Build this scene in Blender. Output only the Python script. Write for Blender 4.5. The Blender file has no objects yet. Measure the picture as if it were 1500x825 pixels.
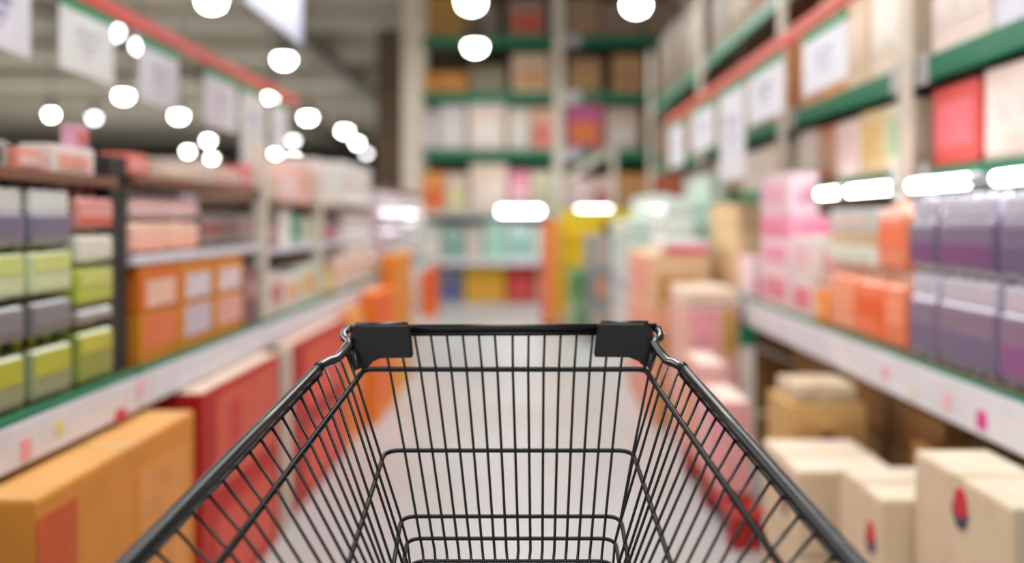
# Supermarket aisle seen over an empty black wire shopping cart (Blender 4.5)
import bpy, bmesh, math, random
from mathutils import Vector, Matrix
random.seed(7)
SC = bpy.context.scene
COL = SC.collection
F = 1400.0            # focal length in px of a 1500 px wide frame
VX, VY = 776.0, 322.0  # vanishing point of the aisle
H = 1.25              # eye height

def U(px, py, Y):     # design helper: sight line at a chosen real distance -> metres
    return Vector(((px - VX) / F * Y, Y, H - (py - VY) / F * Y))

# ------------------------------------------------------------------ materials
def lin(c):
    c = c / 255.0
    return c / 12.92 if c <= 0.04045 else ((c + 0.055) / 1.055) ** 2.4

MATS = {}
def mat(rgb, rough=0.6, metal=0.0, noise=0.06, scale=9.0, coat=0.0):
    key = ('m', tuple(rgb), rough, metal, noise, scale, coat)
    if key in MATS: return MATS[key]
    m = bpy.data.materials.new('surface')
    m.use_nodes = True
    nt = m.node_tree; b = nt.nodes['Principled BSDF']
    b.inputs['Roughness'].default_value = rough
    b.inputs['Metallic'].default_value = metal
    b.inputs['Coat Weight'].default_value = coat
    c = [lin(v) for v in rgb]
    tc = nt.nodes.new('ShaderNodeTexCoord')
    nz = nt.nodes.new('ShaderNodeTexNoise'); nz.inputs['Scale'].default_value = scale; nz.inputs['Detail'].default_value = 3
    rp = nt.nodes.new('ShaderNodeValToRGB')
    rp.color_ramp.elements[0].position = 0.3; rp.color_ramp.elements[1].position = 0.7
    rp.color_ramp.elements[0].color = [max(0, v * (1 - noise)) for v in c] + [1]
    rp.color_ramp.elements[1].color = [min(1, v * (1 + noise)) for v in c] + [1]
    nt.links.new(tc.outputs['Object'], nz.inputs['Vector'])
    nt.links.new(nz.outputs['Fac'], rp.inputs['Fac'])
    nt.links.new(rp.outputs['Color'], b.inputs['Base Color'])
    MATS[key] = m
    return m

def emit(rgb, strength):
    key = ('e', tuple(rgb), strength)
    if key in MATS: return MATS[key]
    m = bpy.data.materials.new('lamp_light'); m.use_nodes = True
    b = m.node_tree.nodes['Principled BSDF']
    c = [lin(v) for v in rgb] + [1]
    b.inputs['Base Color'].default_value = c
    b.inputs['Emission Color'].default_value = c
    b.inputs['Emission Strength'].default_value = strength
    MATS[key] = m
    return m

def floor_mat():
    m = bpy.data.materials.new('polished_concrete'); m.use_nodes = True
    nt = m.node_tree; b = nt.nodes['Principled BSDF']
    tc = nt.nodes.new('ShaderNodeTexCoord')
    n1 = nt.nodes.new('ShaderNodeTexNoise'); n1.inputs['Scale'].default_value = 0.7; n1.inputs['Detail'].default_value = 6
    rp = nt.nodes.new('ShaderNodeValToRGB')
    rp.color_ramp.elements[0].position = 0.35; rp.color_ramp.elements[1].position = 0.65
    rp.color_ramp.elements[0].color = [lin(176), lin(175), lin(176), 1]
    rp.color_ramp.elements[1].color = [lin(186), lin(190), lin(194), 1]
    n2 = nt.nodes.new('ShaderNodeTexNoise'); n2.inputs['Scale'].default_value = 5; n2.inputs['Detail'].default_value = 5
    mr = nt.nodes.new('ShaderNodeMapRange'); mr.inputs['To Min'].default_value = 0.28; mr.inputs['To Max'].default_value = 0.45
    nt.links.new(tc.outputs['Object'], n1.inputs['Vector']); nt.links.new(tc.outputs['Object'], n2.inputs['Vector'])
    nt.links.new(n1.outputs['Fac'], rp.inputs['Fac']); nt.links.new(rp.outputs['Color'], b.inputs['Base Color'])
    nt.links.new(n2.outputs['Fac'], mr.inputs['Value']); nt.links.new(mr.outputs['Result'], b.inputs['Roughness'])
    return m

# ------------------------------------------------------------------ mesh helpers
def obj(name, bm, material, parent=None, smooth=False):
    me = bpy.data.meshes.new(name)
    bmesh.ops.recalc_face_normals(bm, faces=bm.faces)
    bm.to_mesh(me); bm.free()
    for m in (material if isinstance(material, (list, tuple)) else [material]):
        me.materials.append(m)
    if smooth:
        me.polygons.foreach_set('use_smooth', [True] * len(me.polygons))
    o = bpy.data.objects.new(name, me); COL.objects.link(o)
    if parent is not None: o.parent = parent
    return o

def inst(name, me, parent, loc=(0, 0, 0)):
    o = bpy.data.objects.new(name, me); COL.objects.link(o)
    o.parent = parent; o.location = loc
    return o

def tag(o, label, cat, group=None, kind=None):
    o['label'] = label; o['category'] = cat
    if group: o['group'] = group
    if kind: o['kind'] = kind
    return o

def thing(name, label, cat, loc=(0, 0, 0), group=None):
    o = bpy.data.objects.new(name, None); COL.objects.link(o)
    o.empty_display_size = 0.05
    o.location = loc
    return tag(o, label, cat, group)

def structure(name, bm, m):
    o = obj(name, bm, m); o['kind'] = 'structure'
    return o

def box(bm, x0, x1, y0, y1, z0, z1, bev=0.0, seg=2):
    r = bmesh.ops.create_cube(bm, size=1.0)
    vs = r['verts']
    for v in vs:
        v.co = Vector(((x0 + x1) / 2 + v.co.x * (x1 - x0), (y0 + y1) / 2 + v.co.y * (y1 - y0), (z0 + z1) / 2 + v.co.z * (z1 - z0)))
    if bev > 0:
        es = list({e for v in vs for e in v.link_edges})
        bmesh.ops.bevel(bm, geom=es, offset=bev, segments=seg, affect='EDGES', profile=0.6)
    return bm

def bx(*a, **k):
    return box(bmesh.new(), *a, **k)

def tube(bm, pts, rad, seg=10, caps=True):
    pts = [Vector(p) for p in pts]
    n = len(pts)
    rads = rad if isinstance(rad, (list, tuple)) else [rad] * n
    t0 = (pts[1] - pts[0]).normalized()
    ref = Vector((0, 0, 1)) if abs(t0.z) < 0.9 else Vector((1, 0, 0))
    u = t0.cross(ref).normalized()
    rings = []
    for i, p in enumerate(pts):
        if i == 0: t = t0
        elif i == n - 1: t = (pts[-1] - pts[-2]).normalized()
        else: t = ((pts[i] - pts[i - 1]).normalized() + (pts[i + 1] - pts[i]).normalized()).normalized()
        u = (u - t * u.dot(t)).normalized()
        w = t.cross(u)
        rings.append([bm.verts.new(p + (u * math.cos(a) + w * math.sin(a)) * rads[i]) for a in [2 * math.pi * k / seg for k in range(seg)]])
    for a, b in zip(rings, rings[1:]):
        for k in range(seg):
            bm.faces.new((a[k], a[(k + 1) % seg], b[(k + 1) % seg], b[k]))
    if caps:
        bm.faces.new(rings[0][::-1]); bm.faces.new(rings[-1])
    return bm

def tb(pts, rad, seg=10): return tube(bmesh.new(), pts, rad, seg)

def rounded(pts, r, n=5):        # fillet the corners of a polyline
    pts = [Vector(p) for p in pts]
    out = [pts[0]]
    for a, b, c in zip(pts, pts[1:], pts[2:]):
        d1 = (a - b); d2 = (c - b)
        q = min(r, d1.length * .45, d2.length * .45)
        p1 = b + d1.normalized() * q; p2 = b + d2.normalized() * q
        for i in range(n + 1):
            t = i / n
            out.append(p1 * (1 - t) ** 2 + b * 2 * t * (1 - t) + p2 * t * t)
    out.append(pts[-1])
    return out

def smooth_path(pts, n=6):       # Catmull-Rom
    P = [Vector(p) for p in pts]
    P = [P[0] * 2 - P[1]] + P + [P[-1] * 2 - P[-2]]
    out = []
    for i in range(1, len(P) - 2):
        for k in range(n):
            t = k / n
            out.append(0.5 * ((2 * P[i]) + (P[i + 1] - P[i - 1]) * t + (2 * P[i - 1] - 5 * P[i] + 4 * P[i + 1] - P[i + 2]) * t * t + (3 * P[i] - P[i - 1] - 3 * P[i + 1] + P[i + 2]) * t ** 3))
    out.append(P[-2])
    return out

def lathe(profile, seg=16):
    bm = bmesh.new(); rings = []
    for r, z in profile:
        rings.append([bm.verts.new((r * math.cos(2 * math.pi * k / seg), r * math.sin(2 * math.pi * k / seg), z)) for k in range(seg)])
    for a, b in zip(rings, rings[1:]):
        for k in range(seg):
            bm.faces.new((a[k], a[(k + 1) % seg], b[(k + 1) % seg], b[k]))
    bm.faces.new(rings[0][::-1]); bm.faces.new(rings[-1])
    return bm

# ------------------------------------------------------------------ the setting
bm = bx(-40, 14, -3, 62, -0.1, 0.0)
structure('floor', bm, floor_mat())
structure('ceiling', bx(-40, 14, -3, 62, 5.75, 5.9), mat((222, 214, 194), .9, noise=.12, scale=.35))
structure('wall_back', bx(-40, 14, 61.5, 62, 0, 5.75), mat((150, 146, 138), .9))
structure('wall_left', bx(-40, -39.5, -3, 61.5, 0, 5.75), mat((150, 146, 138), .9))
structure('wall_right', bx(3.6, 3.8, -3, 61.5, 0, 5.75), mat((120, 108, 92), .9))
for i, (y, z0, z1) in enumerate([(19.6, 5.3, 5.75), (23.0, 5.25, 5.75), (27.5, 5.2, 5.75), (33.0, 5.2, 5.75), (40.0, 5.2, 5.75), (49.0, 5.2, 5.75)]):
    structure('trim_%d' % (i + 1), bx(-39, -1.9, y, y + .55, z0, z1), mat((190, 184, 170), .8))
structure('trim_7', bx(-9.4, -8.9, 17.5, 60, 5.05, 5.35), mat((140, 134, 122), .8))
structure('trim_8', bx(-5.2, -4.8, 17.5, 60, 5.05, 5.35), mat((150, 142, 128), .8))

# ------------------------------------------------------------------ shopping cart
BLK = mat((34, 35, 37), .3, .35, noise=.1, scale=60)
RAILM = mat((56, 57, 60), .27, .55, noise=.15, scale=80)
WIRE = mat((24, 25, 27), .35, .35, noise=.08, scale=60)
PLA = mat((19, 19, 20), .4, 0, noise=.06, scale=90)
CHR = mat((128, 129, 133), .2, .95, noise=.12, scale=70)
cart = thing('shopping_cart', 'empty black wire shopping cart with plastic corner caps, pushed along the aisle floor', 'shopping cart', (-.03, .9, 0))
CO = Vector(cart.location)
def L(v): return Vector(v) - CO
# top front bar and the thin welded wire below it
p0, p1 = U(512, 482, 1.262), U(962, 480, 1.262)
obj('front_bar', tb([L(p0), L(p1)], .0058, 14), BLK, cart, True)
obj('welded_wire', tb([L(U(520, 490, 1.258)), L(U(955, 488.5, 1.258))], .0026, 10), WIRE, cart, True)
# hoop wires: corners, near ends
NEAR = .60
def ext(c, n, y):       # straight on from corner c through n to distance y
    c = Vector(c); n = Vector(n)
    return c + (n - c) * ((y - c.y) / (n.y - c.y))
HOOPS = [  # left corner, right corner (px), py, depth, left near point, right near point, radius
    (534, 945, 541, 1.240, (322, 824, .866), (1122, 798, .850), .0036),
    (564, 926, 660, 1.195, (511, 824, .957), (982, 824, .957), .0029),
    (588, 909, 756.5, 1.165, (577, 824, 1.07), (921, 824, 1.07), .0026),
    (596, 901, 789, 1.153, (591.5, 824, 1.10), (907, 824, 1.10), .0024),
    (601.5, 898, 822, 1.140, None, None, .0024)]
hoop = []
for (a, b, y, d, ln, rn, r) in HOOPS:
    A, B = U(a, y, d), U(b, y, d)
    if ln:
        LN, RN = ext(A, U(*ln), NEAR), ext(B, U(*rn), NEAR)
    else:
        LN = A + Vector((-.012, NEAR - d, -.23 * (d - NEAR))); RN = B + Vector((.012, NEAR - d, -.23 * (d - NEAR)))
    hoop.append((A, B, LN, RN, r))
    obj('hoop_wire', tb(rounded([L(LN), L(A), L(B), L(RN)], .012 if r > .003 else .02, 6), r, 10), WIRE, cart, True)
# rails
LR0, LR1 = U(467, 538, 1.2), U(190, 825, .8)
RR0, RR1 = U(1000, 539, 1.2), U(1250, 825, .8)
LRN, RRN = ext(LR0, LR1, .5), ext(RR0, RR1, .5)
for s, (a, n, f, mid) in enumerate([(LR0, LR1, LRN, -1), (RR0, RR1, RRN, 1)]):
    rl = obj('side_rail', tb([L(a), L(a.lerp(n, .5)), L(n), L(f)], [.0064, .0080, .0094, .0100], 16), RAILM, cart, True)
    dirv = (n - a).normalized()
    obj('rail_collar', tb([L(a - dirv * .005), L(a - dirv * .003), L(a + dirv * .003), L(a + dirv * .005)], [.0064, .0074, .0074, .0066], 16), BLK, rl, True)
    off = Vector((.003 * -mid, 0, -.0085))
    obj('rail_wire', tb([L(a + off), L(n + off * 1.15), L(f + off * 1.15)], .0024, 10), WIRE, rl, True)
lt = [U(513, 501, 1.236), U(506, 511, 1.231), U(498, 521, 1.225), U(490, 527, 1.219), U(480, 530.5, 1.211), U(467, 538, 1.2)]
rt = [U(957, 500, 1.236), U(963, 510, 1.231), U(972, 522, 1.225), U(980, 530, 1.219), U(988, 532.5, 1.211), U(1000, 539, 1.2)]
for t in (lt, rt):
    obj('bent_joint', tb([L(p) for p in smooth_path(t, 5)], .0061, 14), CHR, cart, True)
lk = [U(513, 482, 1.262), U(507, 484.5, 1.26), U(504, 491, 1.255), U(506, 497, 1.248), U(512, 502, 1.238)]
rk = [U(961, 480, 1.262), U(964.5, 484, 1.26), U(967, 491, 1.255), U(965, 497, 1.248), U(958, 501, 1.238)]
for t in (lk, rk):
    obj('bent_joint', tb([L(p) for p in smooth_path(t, 5)], .0056, 14), CHR, cart, True)
# plastic corner caps: plate over the bar, rounded at the corner, tongue hanging at the side
def cap(outline, side, roof):
    y0, y1 = 1.244, 1.254
    bm = bmesh.new()
    fr = [bm.verts.new(L(U(x, y, y0))) for x, y in outline]
    bk = [bm.verts.new(L(U(x, y, y0) + Vector((0, y1 - y0, 0)))) for x, y in outline]
    bm.faces.new(fr); bm.faces.new(bk[::-1])
    n = len(fr)
    for i in range(n):
        bm.faces.new((fr[i], fr[(i + 1) % n], bk[(i + 1) % n], bk[i]))
    es = [e for e in bm.edges if all(v in fr for v in e.verts)]
    bmesh.ops.bevel(bm, geom=es, offset=.0022, segments=3, affect='EDGES')
    o = obj('corner_cap', bm, PLA, cart)
    # rounded roof of the cap folding over the bar
    a, b = roof
    b2 = bmesh.new(); prof = []
    for k in range(9):
        t = math.pi * k / 8
        prof.append(Vector((0, -.0085 * math.cos(t), .0085 * math.sin(t))))
    A, B = U(a[0], a[1], 1.2545), U(b[0], b[1], 1.2545)
    ra = [b2.verts.new(L(A + p)) for p in prof]; rb = [b2.verts.new(L(B + p)) for p in prof]
    for k in range(8): b2.faces.new((ra[k], ra[k + 1], rb[k + 1], rb[k]))
    b2.faces.new(ra); b2.faces.new(rb[::-1])
    b2.faces.new((ra[0], rb[0], rb[-1], ra[-1]))
    obj('cap_roof', b2, PLA, o, True)
    # side cheek along the basket side, with the small dark socket
    c0 = U(*side[0]); c1 = U(*side[1])
    d = c1 - c0
    b3 = bmesh.new()
    pts = [c0 + Vector((0, 0, .004)), c1 + Vector((0, 0, .002)), c1 - Vector((0, 0, .024)), c0 - Vector((0, 0, .054))]
    nrm = Vector((-d.y, d.x, 0)).normalized() * .003
    f3 = [b3.verts.new(L(p + nrm)) for p in pts]; k3 = [b3.verts.new(L(p - nrm)) for p in pts]
    b3.faces.new(f3); b3.faces.new(k3[::-1])
    for i in range(4): b3.faces.new((f3[i], f3[(i + 1) % 4], k3[(i + 1) % 4], k3[i]))
    bmesh.ops.bevel(b3, geom=list(b3.edges), offset=.0012, segments=2, affect='EDGES')
    obj('side_cheek', b3, PLA, o)
    return o
lo = [(516, 487), (519, 480), (526, 476), (597, 475.5), (600.5, 479), (604.5, 519), (603, 524.5), (556, 525.5), (549, 526.3), (544, 528.5), (541, 533), (538.5, 541), (530, 543), (526, 538), (519, 512)]
ro = [(955, 485), (951, 477), (944, 473.5), (879, 473.5), (876, 477), (870.5, 519), (872, 523.5), (922, 524), (931, 525), (937, 527.5), (940.5, 532), (943, 539), (946, 540), (950, 535), (953, 512)]
cap(lo, ((519, 486, 1.256), (512, 501, 1.243)), ((521, 481.5), (597, 481)))
cap(ro, ((952, 484, 1.256), (958, 500, 1.243)), ((949, 479), (880, 479)))
for a, b in (((517, 513, 1.238), (524, 541, 1.226)), ((956, 512, 1.238), (951, 538, 1.226))):
    obj('side_tab', tb([L(U(*a)), L(U(*a).lerp(U(*b), .9)), L(U(*b))], [.0034, .0040, .0022], 10), PLA, cart, True)
# front upright wires: sixteen, from the bar through the hoops to the basket bottom
FT = [561 + 23.55 * i for i in range(16)]
FB = [619 + 17.55 * i for i in range(16)]
for xt, xb in zip(FT, FB):
    pts = [U(xt - (1.5 if xt < 738 else -1.5), 486, 1.259)]
    y0, d0 = 524, 1.246
    pb = Vector(U(xb, 806, 1.146))
    for (a, b, y, d, _, _, r) in HOOPS[:4]:
        t = (y - 486) / (806 - 486)
        x = xt + (xb - xt) * t ** .97
        p = U(x, y, d); p.y -= r * .8
        pts.append(p)
    pts.append(pb)
    q = U(xb + (1.5 if xb < 750 else -1.5), 822, 1.138); pts.append(q)
    pts.append(q + Vector((0, -.03, -.006))); pts.append(q + Vector((0, NEAR - q.y, -.12)))
    obj('front_wire', tb([L(p) for p in pts], .0017, 8), WIRE, cart, True)
# side upright wires
ZL = [1.240, 1.227, 1.213]
LX = [474, 462, 450, 437, 422.5, 409, 394, 377.5, 361, 341, 321, 300.5, 277, 252, 222, 190]
RX = [996, 1007, 1017, 1028, 1041, 1053, 1066, 1081, 1097, 1114, 1133, 1152, 1176, 1199, 1227, 1256]
def rail_at(a, f, px):      # point of the rail whose sight line has abscissa px
    k = (px - VX) / F
    t = (k * a.y - a.x) / ((f.x - a.x) - k * (f.y - a.y))
    return a + (f - a) * t
def side_tops(a, f, xs, joint):
    tops = [joint[1], joint[2], joint[3]]
    for x in xs: tops.append(rail_at(a, f, x))
    y = tops[-1].y
    while y > .66:
        y -= .032
        tops.append(ext(a, f, y))
    return tops
SLOPE = [(520, 3.15), (540, 2.9), (560, 2.5), (587, 2.13), (617, 1.86), (650, 1.67), (672, 1.6), (692, 1.5), (714, 1.37), (739, 1.3), (765, 1.22), (796, 1.15), (900, 1.0), (1200, .8)]
def slope(y, left):
    if y <= SLOPE[0][0]: v = SLOPE[0][1]
    else:
        v = SLOPE[-1][1]
        for (a, p), (b, q) in zip(SLOPE, SLOPE[1:]):
            if a <= y <= b: v = p + (q - p) * (y - a) / (b - a)
    return v if left else v * (1.12 if y < 600 else 1.2)
CAMP = Vector((0, 0, H))
def side_wires(a, f, xs, joint, left):
    for p in side_tops(a, f, xs, joint):
        px = VX + F * p.x / p.y; py = VY - F * (p.z - H) / p.y
        m = slope(py, left) * (1 if left else -1)
        d1 = p - CAMP; d2 = U(px + 300 / m, py + 300, 1.0) - CAMP
        n = d1.cross(d2)
        pts = [p + Vector((.002 if left else -.002, 0, -.008))]
        ok = 0
        for (A, B, LN, RN, r) in hoop:
            c, e = (A, LN) if left else (B, RN)
            t = n.dot(CAMP - c) / n.dot(e - c)
            if t > 1: continue
            t = max(t, .02 + .0006 * (1 / m if left else -1 / m))
            ok += 1
            q = c + (e - c) * t
            pts.append(q + Vector((.0012 if left else -.0012, 0, .001)))
        if len(pts) < 3: continue
        e = pts[-1]
        if ok == 5: pts.append(e + Vector((.02 if left else -.02, 0, -.004)))
        obj('side_wire', tb([L(v) for v in pts], .0017, 8), WIRE, cart, True)
side_wires(LR0, LRN, LX, lt, True)
side_wires(RR0, RRN, RX, rt, False)
# handle, chassis and castors (below and before the picture, but part of the cart)
hl, hr = LRN + Vector((0, -.1, .03)), RRN + Vector((0, -.1, .03))
obj('handle', tb(rounded([L(LRN), L(hl), L(hr), L(RRN)], .04, 5), .0125, 14), PLA, cart, True)
zb = .62
for s in (-1, 1):
    x = -.03 + s * .16
    obj('chassis_tube', tb(rounded([L((x, 1.10, zb + .2)), L((x, 1.10, .14)), L((x * 1.25, .42, .14)), L((x * 1.25, .42, .70)), L((x * 1.9, .40, .86))], .07, 6), .011, 12), BLK, cart, True)
for y in (1.05, .62, .44):
    obj('cross_tube', tb([L((-.23, y, .14)), L((.17, y, .14))], .009, 10), BLK, cart, True)
for x, y in ((-.19, 1.08), (.13, 1.08), (-.22, .44), (.16, .44)):
    w = obj('wheel', lathe([(.02, -.012), (.058, -.012), (.0625, -.006), (.0625, .006), (.058, .012), (.02, .012)], 20), mat((70, 70, 72), .6), cart, True)
    w.rotation_euler = (0, math.pi / 2, 0); w.location = L((x, y, .0625))
    obj('castor_fork', box(bx(x - .02 - CO.x, x - .015 - CO.x, y - .015 - CO.y, y + .015 - CO.y, .055, .135), x + .015 - CO.x, x + .02 - CO.x, y - .015 - CO.y, y + .015 - CO.y, .055, .135), CHR, cart)

# ------------------------------------------------------------------ goods
KRAFT = (205, 172, 128)
def carton(label, b, col, face='E', panels=(), tape=None, name='carton', cat='box', group=None, bev=.006, top=None):
    x0, x1, y0, y1, z0, z1 = b
    cx, cy = (x0 + x1) / 2, (y0 + y1) / 2
    t = thing(name, label, cat, (cx, cy, z0 + .001), group)
    w, d, h = x1 - x0, y1 - y0, z1 - z0 - .008
    if not top: h += .006 if not tape else .004
    bev = min(bev, .12 * min(w, d, h))
    obj('body', bx(-w / 2, w / 2, -d / 2, d / 2, 0, h, bev=bev), mat(col, .62), t)
    def slab(f, u0, u1, v0, v1, th):
        if f == 'E': return bx(w / 2 - .001, w / 2 + th, -d / 2 + u0 * d, -d / 2 + u1 * d, v0 * h, v1 * h)
        if f == 'W': return bx(-w / 2 - th, -w / 2 + .001, -d / 2 + u0 * d, -d / 2 + u1 * d, v0 * h, v1 * h)
        return bx(-w / 2 + u0 * w, -w / 2 + u1 * w, -d / 2 - th, -d / 2 + .001, v0 * h, v1 * h)
    for k, p in enumerate(panels):
        f = p[5] if len(p) > 5 else face
        obj('printed_panel', slab(f, *p[1:5], th=.0022 + .0012 * k), mat(p[0], .5, noise=.12, scale=14), t)
    if top:
        obj('top_flap', bx(-w / 2 + .004, w / 2 - .004, -d / 2 + .004, d / 2 - .004, h - .002, h + .004, bev=.002), mat(top, .6), t)
    if tape:
        tp = bmesh.new()
        zt = h + (.005 if top else .0015)
        if face in 'EW': box(tp, -w / 2, w / 2, -.025, .025, h - .002, zt)
        else: box(tp, -.03, .03, -d / 2, d / 2, h - .002, zt)
        obj('packing_tape', tp, mat(tape, .3), t)
    return t

def emblem(t, w, d, h, face, u, v, r):     # red roundel with a navy lower crescent, printed on the box side
    sx = -1 if face == 'W' else 1
    x = sx * (w / 2 + .001)
    y = -d / 2 + u * d; z = v * h
    bm = bmesh.new()
    vs = [bm.verts.new((x + sx * .002, y + .85 * r * math.cos(a), z + 1.05 * r * math.sin(a))) for a in [2 * math.pi * k / 28 for k in range(28)]]
    bm.faces.new(vs)
    r0 = bmesh.ops.extrude_face_region(bm, geom=list(bm.faces))
    bmesh.ops.translate(bm, verts=[e for e in r0['geom'] if isinstance(e, bmesh.types.BMVert)], vec=(-sx * .003, 0, 0))
    e = obj('emblem', bm, mat((205, 30, 45), .5), t)
    bm = bmesh.new(); up = []; dn = []
    for k in range(17):
        a = math.pi + math.pi * k / 16
        dn.append(bm.verts.new((x + sx * .003, y + 1.0 * r * math.cos(a), z - .1 * r + 1.3 * r * math.sin(a))))
        up.append(bm.verts.new((x + sx * .003, y + 1.0 * r * math.cos(a), z - .1 * r + .62 * r * math.sin(a))))
    for k in range(16):
        if (up[k].co - dn[k].co).length > 1e-5: bm.faces.new((dn[k], dn[k + 1], up[k + 1], up[k]))
    r0 = bmesh.ops.extrude_face_region(bm, geom=list(bm.faces))
    bmesh.ops.translate(bm, verts=[g for g in r0['geom'] if isinstance(g, bmesh.types.BMVert)], vec=(-sx * .003, 0, 0))
    obj('navy_crescent', bm, mat((45, 52, 95), .5), e)

BOT = {}
def bottle_mesh(r, h, col, cap_col):
    key = (round(r, 4), round(h, 4), col, cap_col)
    if key not in BOT:
        b = lathe([(r * .86, 0), (r * .98, .03 * h), (r * .98, .60 * h), (r * .9, .70 * h), (r * .42, .86 * h), (r * .36, .93 * h)], 14)
        o = obj('bottle', b, mat(col, .2, coat=.4), None, True); bm_ = o.data; bpy.data.objects.remove(o)
        c = lathe([(r * .42, .92 * h), (r * .42, 1.0 * h)], 12)
        o = obj('bottle_cap', c, mat(cap_col, .4)); cm_ = o.data; bpy.data.objects.remove(o)
        BOT[key] = (bm_, cm_)
    return BOT[key]

def pack(label, b, sleeve, bottle, cap_col, n=3, m=2, band=None, group=None, cover=.62, film=None):
    """Bottles in a shrink sleeve: n along the aisle, m deep."""
    x0, x1, y0, y1, z0, z1 = b
    w, d, h = x1 - x0, y1 - y0, z1 - z0 - .002
    t = thing('drink_pack', label, 'pack of drinks', ((x0 + x1) / 2, (y0 + y1) / 2, z0 + .001), group)
    r = min(d / n, w / m) / 2
    bme, cme = bottle_mesh(r * .98, h, bottle, cap_col)
    for i in range(n):
        for j in range(m):
            o = inst('bottle', bme, t, (-w / 2 + (j + .5) * w / m, -d / 2 + (i + .5) * d / n, 0))
            inst('bottle_cap', cme, o)
    # sleeve: rounded shell wrapped round the bottle bodies
    bm = bx(-w / 2, w / 2, -d / 2, d / 2, .04 * h, cover * h, bev=r * .5, seg=3)
    s = obj('shrink_sleeve', bm, mat(sleeve, .28, coat=.5), t, False)
    if film:
        obj('film_top', bx(-w / 2 + r * .2, w / 2 - r * .2, -d / 2 + r * .2, d / 2 - r * .2, cover * h - .004, .955 * h, bev=r * .35, seg=3), mat(film, .22, coat=.6), s)
    if band:
        obj('printed_band', bx(-w / 2 - .002, w / 2 + .002, -d / 2 + r * .45, d / 2 - r * .45, band[1] * h, band[2] * h, bev=.002), mat(band[0], .35), s)
    return t

# ------------------------------------------------------------------ shelf units
GRN = mat((0, 118, 84), .45); WHT = mat((226, 226, 236), .45); POST = mat((222, 214, 200), .5)
DRK = mat((38, 38, 38), .5); BRN = mat((128, 84, 62), .6); GREY = mat((128, 124, 116), .7); DECK = mat((120, 92, 70), .6)
def left_unit(label, y0, y1, post, shelves, top, back=GREY, under=None):
    t = thing('shelf_unit', label, 'shelf', (-1.35, (y0 + y1) / 2, 0))
    def add(n, b, m, par=None, bev=.003):
        return obj(n, bx(b[0] + 1.35, b[1] + 1.35, b[2] - (y0 + y1) / 2, b[3] - (y0 + y1) / 2, b[4], b[5], bev=bev), m, par or t)
    add('deck', (-1.7, -1.075, y0 + .002, y1 - .002, .805, .84), DECK)
    pr = add('price_rail', (-1.072, -1.045, y0 + .003, y1 - .003, .742, .832), WHT)
    add('rail_edge', (-1.075, -1.05, y0 + .003, y1 - .003, .832, .848), GRN, pr)
    add('back_panel', (-1.74, -1.70, y0 + .002, y1 - .002, .15, top), back)
    add('base_panel', (-1.7, -1.25, y0 + .002, y1 - .002, 0, .12), GREY)
    for yy in (y0 + .01, y1 - .05):
        add('upright', (-1.7, -1.66, yy, yy + .04, 0, top), post)
    for z in shelves:
        s = add('shelf_board', (-1.70, -1.10, y0 + .05, y1 - .05, z - .02, z), BRN if z == shelves[-1] else WHT)
        add('shelf_edge', (-1.115, -1.085, y0 + .05, y1 - .05, z - .026, z), BRN if z == shelves[-1] else WHT, s)
    return t, add
t, add = left_unit('dark-posted shelf bay holding green and grey drink packs, nearest on the left', .95, 2.57, DRK, [1.36], 1.39, DRK)
add('front_post', (-1.16, -1.10, 2.505, 2.555, .84, 1.42), DRK)
t, add = left_unit('brown-topped shelf bay holding orange cartons and peach packs', 2.575, 3.95, DRK, [1.15, 1.375], 1.40, GREY)
add('front_post', (-1.17, -1.11, 2.585, 2.635, .84, 1.42), DRK)
add('front_post', (-1.02, -.965, 3.82, 3.875, 0, .742), POST)
add('front_post', (-1.13, -1.07, 3.86, 3.91, .84, 1.56), POST)
t, add = left_unit('white-posted shelf bay with mixed pink, green and maroon goods', 3.955, 6.85, POST, [1.13, 1.33], 1.50, WHT)
add('front_post', (-1.13, -1.07, 4.9, 4.95, .84, 1.50), POST)
left_unit('pale far shelf bay on the left with lavender bales, nearest the pillar', 6.855, 10.4, POST, [1.5], 1.52, WHT)

def right_unit(label, y0, y1, posts_at, hi):
    cy = (y0 + y1) / 2; cx = 1.5
    t = thing('pallet_rack', label, 'rack', (cx, cy, 0))
    def add(n, b, m, par=None, bev=.003):
        return obj(n, bx(b[0] - cx, b[1] - cx, b[2] - cy, b[3] - cy, b[4], b[5], bev=bev), m, par or t)
    add('deck', (1.18, 1.95, y0 + .002, y1 - .002, .792, .83), DECK)
    pr = add('price_rail', (1.145, 1.175, y0 + .003, y1 - .003, .700, .82), WHT)
    add('rail_edge', (1.15, 1.178, y0 + .003, y1 - .003, .82, .829), GRN, pr)
    for z in (1.35, 1.735) + ((2.42,) if hi else ()):
        bb = add('beam', (1.36, 1.42, y0 + .002, y1 - .002, z, z + .075), GRN)
        add('shelf_board', (1.42, 2.0, y0 + .002, y1 - .002, z + .03, z + .055), DECK, bb)
        for yy in (y0 + .06, y1 - .16):
            add('beam_bracket', (1.352, 1.362, yy, yy + .1, z - .02, z + .09), mat((190, 190, 190), .4, .4), bb)
    for yy in posts_at:
        for x in (1.31, 1.95):
            add('upright', (x, x + .036, yy, yy + .05, .83 if x < 1.9 else 0, 3.1), POST)
    for yy in posts_at if y0 > 1 else ():
        u = add('leg', (1.095, 1.165, yy - .06, yy, 0, .698), mat((240, 236, 228), .45))
        add('leg_bracket', (1.09, 1.17, yy - .066, yy + .006, .60, .698), GRN, u)
        obj('brace', tube(bmesh.new(), [(1.16 - cx, yy - .03 - cy, .60), (1.85 - cx, yy - .03 - cy, .30)], .014, 8), POST, t, True)
        obj('brace', tube(bmesh.new(), [(1.16 - cx, yy - .03 - cy, .24), (1.85 - cx, yy - .03 - cy, .24)], .014, 8), POST, t, True)
    return t
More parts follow.
